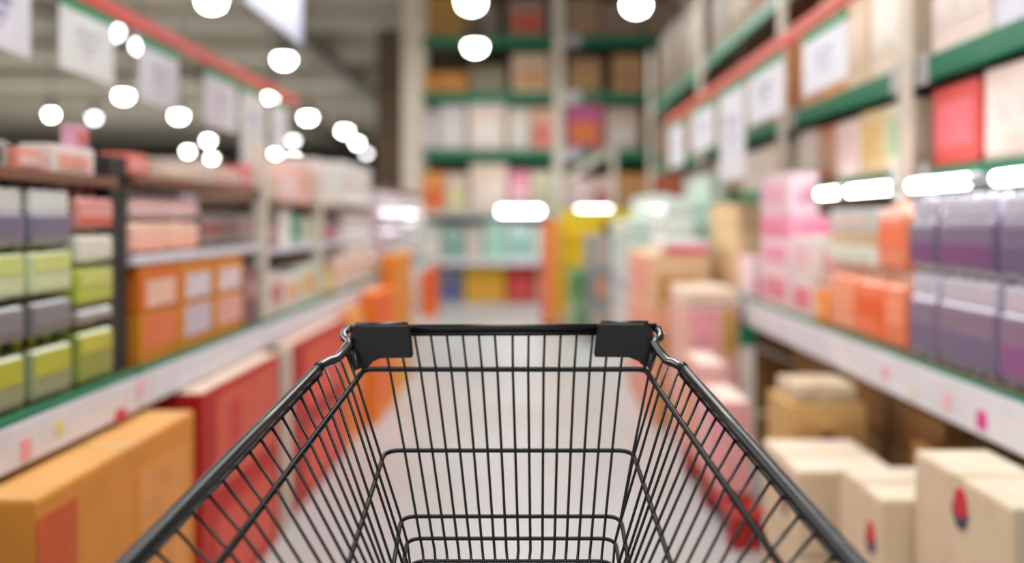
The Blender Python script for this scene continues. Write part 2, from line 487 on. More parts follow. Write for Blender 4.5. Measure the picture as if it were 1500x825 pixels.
right_unit('green-beamed rack bay with purple bottle packs, nearest on the right', .9, 3.415, (3.35,), False)
right_unit('green-beamed rack bay with orange packs and lit tubes', 3.42, 5.06, (5.0,), True)
right_unit('green-beamed rack bay with mint bales, behind the beige carton tower', 5.065, 7.5, (7.42,), True)
right_unit('dark far rack bay on the right, next to the far rack', 7.505, 10.6, (10.5,), True)

# price tags slid on the rails
for lab, x, y, z, w, h, c in [
    ('crimson price tag on the white shelf rail below the purple packs', 1.146, 2.42, .742, .05, .045, (222, 55, 150)),
    ('pale pink price tag on the white rail, beside the crimson one', 1.146, 2.62, .752, .05, .045, (240, 185, 195)),
    ('pink price tag on the white rail below the orange packs', 1.146, 3.08, .757, .045, .04, (240, 160, 190)),
    ('cream price tag on the white rail between two pink ones', 1.146, 2.86, .747, .05, .045, (226, 226, 205)),
    ('rose price tag on the left rail below the pack of green drinks', -1.046, 1.98, .775, .04, .045, (238, 165, 180)),
    ('crimson price tag on the lower lip of the left rail', -1.046, 2.44, .752, .06, .03, (205, 45, 80)),
    ('pale pink price tag on the left rail above the orange carton', -1.046, 2.56, .80, .04, .035, (232, 178, 200)),
    ('yellow price tag on the left rail beside a rose one', -1.046, 2.12, .79, .035, .03, (226, 215, 150))]:
    s = 1 if x < 0 else -1
    tag(obj('price_tag', bx(min(x, x + s * .004), max(x, x + s * .004), y - w / 2, y + w / 2, z - h / 2, z + h / 2, bev=.001), mat(c, .5)), lab, 'price tag')

# ------------------------------------------------------------------ left side goods
LG, YG, DG, PG = (205, 218, 150), (186, 190, 50), (112, 112, 118), (128, 124, 148)
X0, X1 = -1.30, -1.085
colz = [(1.62, 1.84, 'leftmost, cut by the frame edge'), (1.86, 2.06, 'first column'), (2.08, 2.27, 'second column')]
for (a, b, w) in colz[1:]:
    pack('yellow-green drink pack on the left deck, bottom layer, %s' % w, (X0, X1, a, b, .84, .985), (150, 160, 120), (170, 175, 60), (205, 200, 50), band=(YG, .42, .8), cover=.85)
    pack('dark grey drink pack above the yellow-green layer, %s' % w, (X0, X1, a, b, .985, 1.078), DG, (120, 120, 124), (90, 90, 96), band=((132, 130, 136), .3, .75), cover=.9)
    pack('pale green drink pack in the third layer up, %s' % w, (X0, X1, a, b, 1.078, 1.19), (206, 222, 176), (200, 215, 150), (190, 200, 90), band=((212, 224, 130), .5, .85), cover=.9)
    pack('purple-grey drink pack with white caps, top layer, %s' % w, (X0, X1, a, b, 1.19, 1.325), PG, (225, 226, 224), (240, 240, 240), band=((118, 112, 138), .22, .5), cover=.56, film=(222, 224, 222))
pack('green and yellow drink pack on the left deck, beside the orange carton', (X0, X1, 2.295, 2.495, .84, .99), (140, 158, 60), (160, 175, 60), (214, 206, 70), band=((196, 196, 60), .55, .85), cover=.9)
pack('grey drink pack squeezed between two green ones by the dark post', (X0, X1, 2.295, 2.495, .99, 1.035), (150, 146, 146), (170, 165, 165), (200, 200, 200), cover=.9)
pack('lime drink pack on the grey pack by the dark post', (X0, X1, 2.295, 2.495, 1.035, 1.14), (182, 198, 70), (170, 190, 70), (214, 214, 90), band=((206, 214, 120), .5, .9), cover=.92)
pack('white drink pack with yellow caps by the dark post', (X0, X1, 2.295, 2.495, 1.14, 1.225), (222, 222, 210), (225, 225, 210), (215, 210, 70), cover=.85)
pack('red and white drink pack topmost by the dark post', (X0, X1, 2.295, 2.495, 1.225, 1.325), (226, 150, 140), (225, 205, 200), (205, 60, 45), band=((215, 70, 55), .1, .3), cover=.8)
# orange cartons
ORY = (212, 136, 22)
for k, (a, b, w, p1, p2) in enumerate([(2.66, 2.96, 'nearest the dark post', (236, 190, 170), (228, 120, 70)), (2.97, 3.28, 'middle of the three', (214, 206, 214), (206, 190, 206)), (3.29, 3.62, 'farthest of the three', (226, 206, 212), (232, 170, 160))]):
    carton('orange carton with pale print on the left deck, lower row, %s' % w, (-1.42, -1.085, a, b, .84, .985), ORY, 'E', [(p2, .12, .9, .28, .95)])
    carton('orange carton with white label, upper row of the left deck, %s' % w, (-1.42, -1.085, a, b, .985, 1.118), (214, 130, 24) if k else (214, 110, 10), 'E', [(p1, .15, .88, .1, .7)])
for i, (a, b, w) in enumerate([(2.66, 2.93, 'nearest'), (2.94, 3.2, 'next to the maroon pack')]):
    pack('peach drink pack on the middle left shelf, %s' % w, (-1.4, -1.105, a, b, 1.15, 1.252), (250, 196, 176), (248, 205, 190), (245, 225, 215), band=((250, 180, 160), .1, .5), cover=.92)
    pack('pink-white drink pack stacked on a peach one, %s' % w, (-1.4, -1.105, a, b, 1.252, 1.345), (243, 212, 214), (240, 225, 225), (228, 224, 216), band=((240, 190, 195), .3, .55), cover=.66)
for i, (a, b, w, c, c2) in enumerate([(3.22, 3.42, 'beside the peach packs', (128, 108, 106), (150, 60, 66)), (3.43, 3.63, 'middle of its row', (112, 104, 102), (120, 70, 70)), (3.64, 3.84, 'by the white post', (140, 128, 128), (160, 120, 120))]):
    pack('dark maroon-grey drink pack on the middle left shelf, %s' % w, (-1.4, -1.105, a, b, 1.15, 1.30), c, (110, 100, 98), (205, 200, 195), band=(c2, .3, .6), cover=.8)
for a, b, w, c in [(3.63, 3.83, 'by the white post', (132, 92, 96))]:
    carton('plum box under the middle left shelf, %s' % w, (-1.4, -1.085, a, b, .84, 1.06), c, 'E', [((190, 150, 150), .2, .8, .5, .8)])
# on the top board, left
for lab, b, c, p in [
    ('grey box on the brown top board, at the left edge of the picture', (-1.18, -1.12, 1.88, 2.05, 1.36, 1.42), (170, 165, 165), (60, 60, 60)),
    ('salmon box on the brown top board, beside the grey box', (-1.18, -1.12, 2.08, 2.2, 1.36, 1.41), (232, 150, 130), (240, 205, 200)),
    ('white box on the brown top board, beside the dark post', (-1.20, -1.12, 2.24, 2.46, 1.36, 1.43), (238, 226, 222), (240, 170, 150)),
    ('mauve bag box standing on the white box by the dark post', (-1.17, -1.13, 2.38, 2.45, 1.43, 1.49), (216, 160, 186), (230, 110, 100)),
    ('red box on the top board just past the dark post', (-1.20, -1.12, 2.66, 2.80, 1.375, 1.44), (232, 120, 108), (240, 170, 160)),
    ('long beige flat box on the brown top board', (-1.30, -1.12, 2.84, 3.30, 1.375, 1.43), (216, 196, 182), (228, 205, 190)),
    ('second beige flat box on the top board, farther along', (-1.36, -1.12, 3.32, 3.72, 1.375, 1.44), (212, 200, 190), (216, 176, 166)),
    ('crimson box at the far end of the top board, beside the white post', (-1.36, -1.12, 3.73, 3.85, 1.375, 1.46), (226, 86, 100), (236, 180, 190))]:
    carton(lab, b, c, 'E', [(p, .15, .85, .2, .7)])
# bay with mixed goods
for lab, b, c, p in [
    ('cream box on the left deck just past the white post', (-1.4, -1.085, 3.98, 4.22, .84, 1.02), (224, 208, 204), (200, 120, 120)),
    ('white tub box on the left deck, second past the white post', (-1.4, -1.085, 4.24, 4.50, .84, 1.0), (232, 226, 220), (240, 170, 110)),
    ('pale green box on the left deck, third past the white post', (-1.4, -1.085, 4.52, 4.85, .84, 1.03), (212, 222, 205), (236, 180, 100)),
    ('mustard box on the left deck between pale boxes', (-1.4, -1.085, 4.97, 5.32, .84, .98), (204, 170, 66), (225, 215, 160)),
    ('pink-cream box on the left deck near the white bales', (-1.4, -1.085, 5.34, 5.66, .84, 1.04), (236, 214, 205), (240, 190, 170)),
    ('maroon box on the upper left shelf just past the white post', (-1.4, -1.105, 4.0, 4.2, 1.13, 1.24), (146, 88, 98), (180, 140, 140)),
    ('white box on the upper left shelf beside the maroon box', (-1.4, -1.105, 4.22, 4.42, 1.13, 1.30), (240, 240, 238), (225, 230, 225)),
    ('teal box on the upper left shelf', (-1.4, -1.105, 4.44, 4.62, 1.13, 1.27), (120, 186, 160), (40, 110, 84)),
    ('pale grey box on the upper left shelf beside the teal box', (-1.4, -1.105, 4.64, 4.86, 1.13, 1.26), (206, 216, 208), (190, 200, 150)),
    ('magenta-topped box on the upper left shelf', (-1.4, -1.105, 4.98, 5.3, 1.13, 1.25), (110, 104, 106), (206, 86, 120)),
    ('wine box on the upper left shelf before the white bales', (-1.4, -1.105, 5.32, 5.6, 1.13, 1.22), (176, 110, 130), (200, 170, 180)),
    ('brown box on the highest left shelf past the post', (-1.4, -1.105, 4.0, 4.2, 1.33, 1.43), (196, 176, 150), (216, 200, 180)),
    ('pink box on the highest left shelf', (-1.4, -1.105, 4.22, 4.56, 1.33, 1.47), (244, 206, 206), (246, 220, 220)),
    ('salmon box on the highest left shelf, beside the pink box', (-1.4, -1.105, 4.58, 4.86, 1.33, 1.52), (240, 196, 184), (228, 170, 160)),
    ('white carton on the highest left shelf, tallest there', (-1.4, -1.105, 4.97, 5.34, 1.33, 1.57), (240, 234, 232), (235, 228, 226)),
    ('pale sage carton on the highest left shelf', (-1.4, -1.105, 5.36, 5.62, 1.33, 1.56), (222, 228, 220), (230, 234, 230))]:
    carton(lab, b, c, 'E', [(p, .15, .85, .3, .75)])
def bale(label, b, col, ribs=3, name='wrapped_bale', cat='bale', wrap=None, group=None):
    """Soft film-wrapped bale: bulged block with wrap bands."""
    x0, x1, y0, y1, z0, z1 = b
    w, d, h = x1 - x0, y1 - y0, z1 - z0 - .003
    t = thing(name, label, cat, ((x0 + x1) / 2, (y0 + y1) / 2, z0 + .0015), group)
    bm = bmesh.new()
    hh = h / ribs
    for k in range(ribs):
        e = .006 * (k % 2)
        box(bm, -w / 2 + e, w / 2 - e, -d / 2 + e, d / 2 - e, k * hh, (k + 1) * hh, bev=min(.03, hh * .3, w * .15), seg=3)
    obj('bale_body', bm, mat(col, .35, coat=.3), t)
    obj('wrap_band', bx(-w * .5 - .002, w * .5 + .002, -d * .5 - .002, d * .5 + .002, .42 * h, .58 * h, bev=.004), mat(wrap or col, .25, coat=.5), t)
    return t
for lab, b, c, wc in [
    ('white film-wrapped bale on the left deck, lower, beside the pink-cream box', (-1.45, -1.09, 5.7, 6.75, .84, 1.10), (236, 226, 220), (240, 215, 205)),
    ('white film-wrapped bale above the shelf, upper, near the pillar', (-1.45, -1.12, 5.7, 6.75, 1.13, 1.30), (236, 232, 236), (230, 222, 234)),
    ('tall white bale on the highest left shelf near the pillar', (-1.45, -1.11, 5.68, 6.7, 1.33, 1.60), (238, 234, 234), (240, 230, 230)),
    ('pale peach bale on the far left deck, lowest', (-1.5, -1.09, 6.95, 8.2, .84, 1.0), (240, 220, 205), (242, 200, 170)),
    ('lavender bale on the peach bale', (-1.5, -1.09, 6.95, 8.2, 1.0, 1.27), (206, 188, 208), (200, 180, 205)),
    ('white lilac bale topmost on the far left deck', (-1.5, -1.09, 6.95, 8.2, 1.27, 1.47), (234, 226, 238), (225, 215, 235)),
    ('lilac bale on the far left deck beside the pillar, lower', (-1.5, -1.09, 8.3, 9.8, .84, 1.15), (216, 205, 220), (236, 200, 170)),
    ('rose and white bale beside the pillar, upper', (-1.5, -1.09, 8.3, 9.8, 1.15, 1.45), (234, 220, 226), (235, 140, 160))]:
    bale(lab, b, c, wrap=wc)
# big cartons below the left deck
t = carton('big orange carton on the floor below the left shelf, nearest', (-1.22, -.93, 1.80, 2.65, 0, .725), (222, 142, 48), 'E', [((206, 84, 8), .0, .19, .03, .95), ((228, 150, 66), .55, .92, .12, .9), ((214, 120, 36), .3, .5, .1, .5)], tape=(240, 190, 120), top=(238, 180, 108))
t = carton('red carton below the left shelf, lower of two, beside the orange one', (-1.24, -.98, 2.86, 3.74, 0, .36), (190, 34, 16), 'E', [((216, 72, 40), .15, .9, .15, .85)])
t = carton('red carton with white top below the left shelf, upper of two', (-1.24, -.98, 2.86, 3.74, .362, .735), (184, 18, 8), 'E', [((216, 84, 56), .14, .95, .1, .92), ((206, 40, 32), .3, .42, .2, .8)], top=(236, 214, 196))
carton('red carton past the white post, lower of two', (-1.24, -.99, 3.98, 5.12, 0, .36), (176, 30, 16), 'E', [((222, 78, 50), .22, .95, .1, .9)])
carton('red carton with pale top past the white post, upper of two', (-1.24, -.99, 3.98, 5.12, .362, .735), (180, 28, 16), 'E', [((228, 80, 50), .2, .95, .12, .9)], top=(240, 205, 186))
carton('light orange carton on the floor past the red pair', (-1.24, -.99, 5.2, 5.72, 0, .735), (236, 150, 64), 'E', [((240, 176, 110), .1, .9, .5, .95), ((232, 110, 40), .1, .9, .1, .4)])
carton('bright orange carton standing in front of the left shelf rail, lower', (-1.035, -.93, 5.8, 6.6, 0, .52), (238, 130, 30), 'E', [((240, 96, 30), .1, .5, .3, .95)])
carton('vivid orange carton in front of the left rail, upper of its pair', (-1.035, -.93, 5.8, 6.6, .522, .80), (240, 122, 24), 'E', [((244, 84, 26), .15, .6, .1, .9)])
carton('amber carton in front of the left rail, lower, nearer the pillar', (-1.035, -.94, 6.65, 7.6, 0, .55), (226, 150, 30), 'E', [((236, 168, 70), .2, .8, .2, .8)])
carton('amber carton in front of the left rail, topmost, nearer the pillar', (-1.035, -.94, 6.65, 7.6, .552, 1.0), (230, 138, 24), 'E', [((236, 150, 60), .1, .6, .2, .8)])

# ------------------------------------------------------------------ right side goods
PU, PUB = (130, 116, 144), (120, 112, 136)
XR0, XR1 = 1.185, 1.47
for i, (a, b, w) in enumerate([(1.72, 2.06, 'cut by the right edge'), (2.08, 2.42, 'second from the right edge'), (2.44, 2.78, 'third from the right edge'), (2.79, 3.0, 'next to the orange packs')]):
    n = 4 if i < 3 else 2
    if i == 0: continue
    pack('purple bottle pack on the right deck, lower layer, %s' % w, (XR0, XR1, a, b, .83, 1.10), PU, (206, 202, 214), (240, 238, 244), n=n, m=3, band=((140, 84, 140) if i == 1 else (112, 100, 134), .12, .42), cover=.7, film=(200, 196, 214))
    pack('dark purple bottle pack stacked on the lower layer, %s' % w, (XR0, XR1, a, b, 1.10, 1.325), (112, 98, 128), (204, 200, 214), (232, 230, 240), n=n, m=3, band=((118, 60, 118) if i != 1 else (98, 86, 122), .1, .38), cover=.68, film=(196, 192, 212))
for i, (a, b, w, c, bc) in enumerate([(3.02, 3.20, 'beside the purple packs', (250, 128, 76), (248, 150, 110)), (3.21, 3.48, 'middle of the row', (252, 102, 0), (240, 90, 0)), (3.49, 3.78, 'beside the cream boxes', (248, 142, 96), (245, 160, 120))]):
    pack('orange drink pack on the right deck, %s' % w, (XR0, 1.30, a, b, .83, 1.085), c, (250, 190, 150), (250, 215, 200), n=4, m=2, band=(bc, .3, .6), cover=.8)
pack('coral drink pack on top of the orange row, beside the dark purple packs', (XR0, XR1, 3.02, 3.26, 1.085, 1.30), (250, 138, 92), (250, 170, 140), (246, 205, 190), n=3, m=3, band=((252, 120, 70), .3, .7), cover=.88)
for lab, b, c, p in [
    ('long white flat box on the orange packs, lower', (1.19, 1.30, 3.28, 3.78, 1.086, 1.16), (236, 230, 220), (214, 220, 200)),
    ('tan flat box lying on the white flat box', (1.19, 1.30, 3.28, 3.78, 1.161, 1.20), (222, 186, 140), (226, 196, 150)),
    ('pale grey-green flat box topmost over the orange packs', (1.19, 1.30, 3.28, 3.78, 1.201, 1.29), (206, 212, 208), (220, 200, 190)),
    ('small orange box on the right deck past the orange packs', (1.185, 1.45, 3.80, 3.98, .83, .96), (240, 140, 50), (246, 170, 90)),
    ('white and rose box on the right deck past the small orange one', (1.185, 1.45, 4.0, 4.32, .83, 1.0), (232, 214, 212), (226, 120, 140)),
    ('white box on the white and rose box', (1.185, 1.45, 4.0, 4.32, 1.001, 1.18), (232, 226, 222), (240, 190, 200)),
    ('rose box on the right deck below the pink stack', (1.185, 1.45, 4.36, 4.9, .83, 1.02), (236, 208, 212), (220, 130, 150)),
    ('pale pink box in the pink stack, second from bottom', (1.185, 1.45, 4.36, 4.9, 1.021, 1.16), (244, 214, 224), (238, 150, 180)),
    ('hot pink box in the middle of the pink stack', (1.185, 1.45, 4.36, 4.9, 1.161, 1.27), (244, 160, 186), (240, 130, 165)),
    ('pink box topmost on the pink stack', (1.185, 1.32, 4.36, 4.9, 1.271, 1.47), (242, 216, 226), (240, 176, 202))]:
    carton(lab, b, c, 'W', [(p, .12, .88, .2, .75), (p, .15, .85, .2, .6, 'S')])
# cream cartons with emblem, below the right rail
CRM, CRT = (222, 198, 168), (240, 228, 206)
def emb(label, b, u, v, r, top=CRT, col=CRM):
    t = carton(label, b, col, 'W', [], tape=(232, 214, 184), top=top)
    emblem(t, b[1] - b[0], b[3] - b[2], b[5] - b[4], 'W', u, v, r)
emb('cream carton with a red and navy emblem, highest and nearest on the right', (.95, 1.13, 1.88, 2.36, .37, .685), .47, .79, .037)
emb('cream emblem carton on the floor under the nearest one', (.95, 1.13, 1.88, 2.36, 0, .365), .45, .5, .034)
emb('cream emblem carton one step lower, beside the nearest one', (.875, 1.12, 2.38, 2.70, .27, .555), .22, .60, .034)
emb('cream emblem carton on the floor under the lower step', (.875, 1.12, 2.38, 2.70, 0, .265), .5, .5, .034)
emb('cream carton with bright top at the low end of the row', (.80, 1.10, 2.86, 3.28, .24, .50), .3, .5, .03, top=(246, 232, 214))
emb('cream carton on the floor under the low bright-topped one', (.80, 1.10, 2.86, 3.28, 0, .235), .5, .5, .03)
for lab, b, c, p in [
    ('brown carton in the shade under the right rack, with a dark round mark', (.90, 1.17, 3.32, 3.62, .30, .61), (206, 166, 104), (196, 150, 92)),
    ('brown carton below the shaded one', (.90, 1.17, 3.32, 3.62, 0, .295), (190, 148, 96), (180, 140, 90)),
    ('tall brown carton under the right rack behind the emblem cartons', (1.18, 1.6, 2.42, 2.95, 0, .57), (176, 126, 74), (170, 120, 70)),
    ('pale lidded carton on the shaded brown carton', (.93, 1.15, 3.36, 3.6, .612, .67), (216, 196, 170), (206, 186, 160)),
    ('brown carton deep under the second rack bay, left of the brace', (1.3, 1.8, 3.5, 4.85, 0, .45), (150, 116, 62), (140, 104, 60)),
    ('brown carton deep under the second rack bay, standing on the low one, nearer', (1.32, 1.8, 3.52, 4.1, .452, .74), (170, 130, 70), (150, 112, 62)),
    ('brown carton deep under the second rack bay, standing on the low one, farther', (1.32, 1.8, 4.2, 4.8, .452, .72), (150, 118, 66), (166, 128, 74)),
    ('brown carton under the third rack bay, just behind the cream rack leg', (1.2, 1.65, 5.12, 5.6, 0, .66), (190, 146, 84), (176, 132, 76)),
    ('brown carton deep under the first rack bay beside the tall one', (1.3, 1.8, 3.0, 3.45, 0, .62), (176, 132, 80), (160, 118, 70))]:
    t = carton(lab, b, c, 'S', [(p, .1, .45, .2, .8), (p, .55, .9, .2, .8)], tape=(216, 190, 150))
    if 'dark round' in lab:
        w, d, h = b[1] - b[0], b[3] - b[2], b[5] - b[4]
        o = obj('round_mark', lathe([(.03, 0), (.03, .004)], 20), mat((120, 50, 40), .6), t)
        o.rotation_euler = (math.pi / 2, 0, 0); o.location = (0, -d / 2 - .0005, h * .6)
# pink stack with red skid
def skid(label, b, col):
    x0, x1, y0, y1, z0, z1 = b
    t = thing('pallet', label, 'pallet', ((x0 + x1) / 2, (y0 + y1) / 2, z0))
    w, d, h = x1 - x0, y1 - y0, z1 - z0
    m = mat(col, .6)
    obj('top_deck', bx(-w / 2, w / 2, -d / 2, d / 2, h * .72, h, bev=.004), m, t)
    for k in (-1, 0, 1):
        obj('block', bx(-w / 2, w / 2, k * (d / 2 - .06) - .05, k * (d / 2 - .06) + .05, 0, h * .72), m, t)
    return t
skid('red pallet on the floor under the pink cartons, right of the cart', (.76, .90, 3.6, 4.75, 0, .13), (172, 30, 28))
carton('pink carton on the red pallet, nearer', (.77, .89, 3.85, 4.28, .141, .52), (240, 176, 178), 'W', [((244, 150, 165), .1, .6, .2, .9), ((238, 206, 200), .65, .95, .1, .9)], top=(244, 226, 214))
carton('pink carton on the red pallet, farther', (.77, .89, 4.32, 4.74, .141, .60), (240, 190, 186), 'W', [((236, 170, 90), .55, .95, .1, .9), ((242, 150, 160), .1, .45, .1, .9)], top=(244, 226, 214))
carton('pink-fronted carton in the aisle stack, lower, beside the rack leg', (.82, 1.10, 5.05, 5.6, 0, .42), (238, 184, 176), 'S', [((240, 160, 170), .1, .7, .1, .9), ((238, 180, 160), .1, .9, .1, .9, 'W')])
carton('pink-fronted carton with cream top in the aisle stack, upper, beside the rack leg', (.82, 1.10, 5.05, 5.6, .422, .80), (236, 186, 176), 'S', [((240, 166, 176), .15, .6, .05, .95), ((206, 160, 80), .7, .95, .3, .95)], top=(244, 228, 206))
carton('flat cream carton lying on the pink-fronted stack', (.82, 1.10, 5.05, 5.6, .806, .88), (244, 226, 204), 'S', [((240, 214, 190), .1, .9, .2, .8)])
for k, (z0, z1, c, w) in enumerate([(0, .36, (232, 170, 130), 'bottom'), (.361, .72, (238, 178, 140), 'middle'), (.721, 1.04, (230, 196, 156), 'top')]):
    carton('beige carton in the tower beside the mint bale, %s' % w, (.74, 1.08, 5.75, 7.2, z0, z1), c, 'S', [((204, 150, 84), .1, .75, .1, .6), ((236, 160, 140), .1, .9, .1, .9, 'W')], tape=(224, 196, 150))
carton('flat magenta and white box on the beige tower', (.80, 1.08, 5.76, 6.3, 1.041, 1.13), (236, 226, 232), 'S', [((226, 50, 110), .1, .98, .05, .5), ((240, 170, 60), 0, .1, .05, .5)])
for k, (z0, z1, c, w) in enumerate([(.83, 1.03, (226, 190, 150), 'bottom'), (1.031, 1.2, (234, 206, 160), 'middle'), (1.201, 1.36, (230, 198, 152), 'top')]):
    carton('sand carton on the right deck in front of the mint bale, %s of three' % w, (1.19, 1.46, 5.45, 6.3, z0, z1 - (.012 if k == 2 else 0)), c, 'S', [((238, 210, 168), .05, .95, .3, .8)])
carton('pink and white box in front of the sand cartons', (1.185, 1.34, 5.1, 5.4, .83, 1.05), (242, 216, 226), 'S', [((244, 150, 190), .1, .6, .1, .5)])
bale('mint film-wrapped bale on the right deck, behind the sand cartons', (1.19, 1.33, 6.4, 7.3, .83, 1.56), (206, 230, 220), wrap=(216, 236, 230))
for z0, z1, c, w in [(0, .5, (236, 226, 222), 'bottom'), (.5, .95, (214, 226, 226), 'middle'), (.95, 1.25, (206, 228, 222), 'upper'), (1.25, 1.45, (214, 238, 230), 'topmost')]:
    bale('mint-white bale in the far right aisle stack, %s' % w, (.76 + (.19 if z1 > 1.4 else 0), 1.13, 7.6, 9.0, z0, z1), c, wrap=(204, 200, 228) if w == 'middle' else (214, 236, 230))
bale('pale mint bale leaning over the beige tower', (.90, 1.10, 6.35, 7.15, 1.041, 1.40), (214, 236, 228), wrap=(226, 238, 236))
# end of the aisle
for z0, z1, c, p, w in [(0, .4, (150, 150, 150), (206, 170, 140), 'bottom'), (.401, .75, (132, 132, 134), (214, 150, 100), 'middle'), (.751, 1.1, (150, 154, 154), (200, 170, 150), 'top')]:
    carton('grey carton with tan print at the aisle end, %s' % w, (.58, .82, 9.5, 10.3, z0, z1), c, 'S', [(p, .4, .75, .2, .8)])
for z0, z1, c, w in [(0, .38, (170, 190, 150), 'lower'), (.381, .72, (110, 150, 96), 'upper')]:
    carton('green carton at the aisle end beside the grey stack, %s' % w, (.42, .57, 10.0, 10.8, z0, z1), c, 'S', [((60, 130, 70), .4, .9, .3, .9)])
t = thing('display_stand', 'yellow display stand at the end of the aisle', 'display stand', (.6, 11.4, 0))
obj('cabinet', bx(-.25, .25, -.2, .2, .12, 1.22, bev=.01), mat((238, 200, 10), .5), t)
obj('plinth', bx(-.22, .22, -.17, .17, 0, .12), mat((200, 190, 160), .6), t)
obj('header_board', bx(-.25, .62, -.2, -.17, 1.22, 1.37, bev=.004), mat((232, 204, 40), .5), t)
for z in (.45, .75, 1.02): obj('ledge', bx(-.23, .23, -.23, -.19, z, z + .02), mat((226, 180, 20), .5), t)
t = thing('display_stand', 'slim red and orange display column at the end of the aisle', 'display stand', (.24, 11.2, 0))
obj('column', bx(-.09, .09, -.15, .15, .05, 1.25, bev=.008), mat((238, 150, 50), .5), t)
obj('side_panel', bx(-.10, -.085, -.16, .16, .05, 1.27), mat((226, 90, 70), .5), t)
obj('plinth', bx(-.10, .10, -.16, .16, 0, .05), mat((150, 60, 50), .6), t)
obj('front_strip', bx(-.085, -.02, -.156, -.149, .08, 1.22), mat((236, 112, 80), .5), t)
carton('vivid orange bin at the foot of the pillar', (-1.40, -1.21, 12.3, 12.7, .0, .70), (226, 98, 10), 'S', [((214, 66, 16), .05, .5, .3, .95)], name='storage_bin', cat='bin')
t = thing('boom_post', 'white post with a slanting arm in front of the far rack', 'post', (1.2, 13.7, 0))
obj('post', bx(-.04, .04, -.04, .04, 0, 2.3, bev=.005), POST, t)
obj('arm', tb([(0, 0, 2.28), (-.68, 0, 1.82)], .055, 12), POST, t, True)
obj('foot', bx(-.16, .16, -.16, .16, 0, .03), POST, t)
# upper goods, right rack
def rb(lab, y0, y1, z0, h, c, p, x0=1.39, d=.4):
    carton(lab, (x0, x0 + d, y0, y1, z0, z0 + h), c, 'W', [(p, .1, .9, .25, .8)])
B1, B2, B3 = 1.426, 1.811, 2.496
for a in [
    ('white-pink carton over the lit tubes, at the right edge', 2.28, 2.60, .29, (240, 222, 212), (238, 226, 216)),
    ('white-pink carton over the lit tubes, beside the red one', 2.62, 2.92, .28, (240, 218, 208), (236, 222, 214)),
    ('red carton over the lit tubes, right of the pale upright', 2.96, 3.30, .27, (222, 86, 78), (236, 110, 120)),
    ('white-green carton over the lit tubes, left of the pale upright', 3.47, 3.74, .27, (226, 216, 190), (170, 196, 150)),
    ('cream carton over the lit tubes, second left of the upright', 3.76, 4.02, .27, (222, 196, 150), (214, 178, 110)),
    ('pale pink carton over the lit tubes, third left of the upright', 4.04, 4.34, .26, (226, 206, 200), (216, 186, 180)),
    ('russet carton over the lit tubes, fourth left of the upright', 4.36, 4.62, .26, (196, 128, 92), (186, 150, 120)),
    ('grey-white carton over the lit tubes, left of the russet one', 4.64, 4.98, .27, (222, 216, 206), (228, 224, 216)),
    ('oat carton on the lower beam of the third bay, first', 5.12, 5.65, .26, (216, 204, 184), (226, 216, 200)),
    ('white carton on the lower beam of the third bay, second', 5.68, 6.2, .25, (228, 222, 214), (214, 206, 200)),
    ('tan carton on the lower beam of the third bay, third', 6.24, 6.8, .25, (196, 170, 140), (210, 190, 160)),
    ('stone carton on the lower beam of the third bay, fourth', 6.84, 7.38, .25, (206, 196, 180), (190, 170, 150))]:
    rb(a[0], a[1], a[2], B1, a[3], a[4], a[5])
for a in [
    ('white carton on the upper green beam at the right edge', 2.2, 2.52, .40, (232, 226, 216), (230, 220, 160)),
    ('lilac-white carton on the upper green beam, second from the edge', 2.54, 2.86, .42, (226, 226, 240), (214, 218, 240)),
    ('rosy white carton on the upper green beam, third from the edge', 2.88, 3.30, .36, (238, 222, 214), (242, 232, 226)),
    ('cream carton on the upper green beam, left of the pale upright', 3.47, 3.9, .42, (226, 210, 190), (234, 228, 220)),
    ('beige carton on the upper green beam, second left of the upright', 3.92, 4.2, .38, (214, 190, 160), (220, 200, 176)),
    ('orange-brown carton on the upper green beam', 4.22, 4.56, .48, (212, 150, 86), (226, 164, 96)),
    ('brown carton on the upper green beam beside the orange-brown one', 4.58, 4.95, .44, (190, 142, 110), (206, 150, 120)),
    ('dull orange carton on the upper beam of the third bay', 5.12, 5.6, .42, (206, 132, 76), (190, 140, 110)),
    ('mauve-brown carton on the upper beam of the third bay', 5.63, 6.15, .46, (164, 132, 124), (180, 150, 140)),
    ('umber carton on the upper beam of the third bay', 6.18, 6.7, .42, (150, 116, 84), (166, 130, 100)),
    ('taupe carton on the upper beam of the third bay, last', 6.73, 7.35, .46, (146, 124, 104), (130, 108, 90)),
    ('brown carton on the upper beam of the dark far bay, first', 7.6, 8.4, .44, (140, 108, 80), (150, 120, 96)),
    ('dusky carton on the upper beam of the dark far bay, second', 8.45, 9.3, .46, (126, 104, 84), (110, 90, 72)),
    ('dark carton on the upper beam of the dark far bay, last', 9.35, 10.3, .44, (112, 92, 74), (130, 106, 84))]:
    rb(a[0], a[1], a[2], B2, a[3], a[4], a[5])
for a in [
    ('brown carton on the top beam of the second bay, nearer', 3.5, 4.2, .42, (140, 112, 84), (150, 124, 98)),
    ('brown carton on the top beam of the second bay, farther', 4.25, 4.95, .46, (128, 104, 80), (140, 110, 84)),
    ('russet carton on the top beam of the third bay', 5.12, 5.9, .48, (146, 92, 66), (130, 96, 76)),
    ('olive-brown carton on the top beam of the third bay', 5.95, 6.7, .44, (126, 106, 72), (140, 116, 84)),
    ('grey-brown carton on the top beam of the third bay, last', 6.75, 7.35, .5, (120, 106, 92), (104, 90, 78)),
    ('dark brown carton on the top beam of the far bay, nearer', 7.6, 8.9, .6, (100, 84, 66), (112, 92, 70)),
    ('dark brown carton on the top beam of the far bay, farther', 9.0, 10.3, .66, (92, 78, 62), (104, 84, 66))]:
    rb(a[0], a[1], a[2], B3, a[3], a[4], a[5])

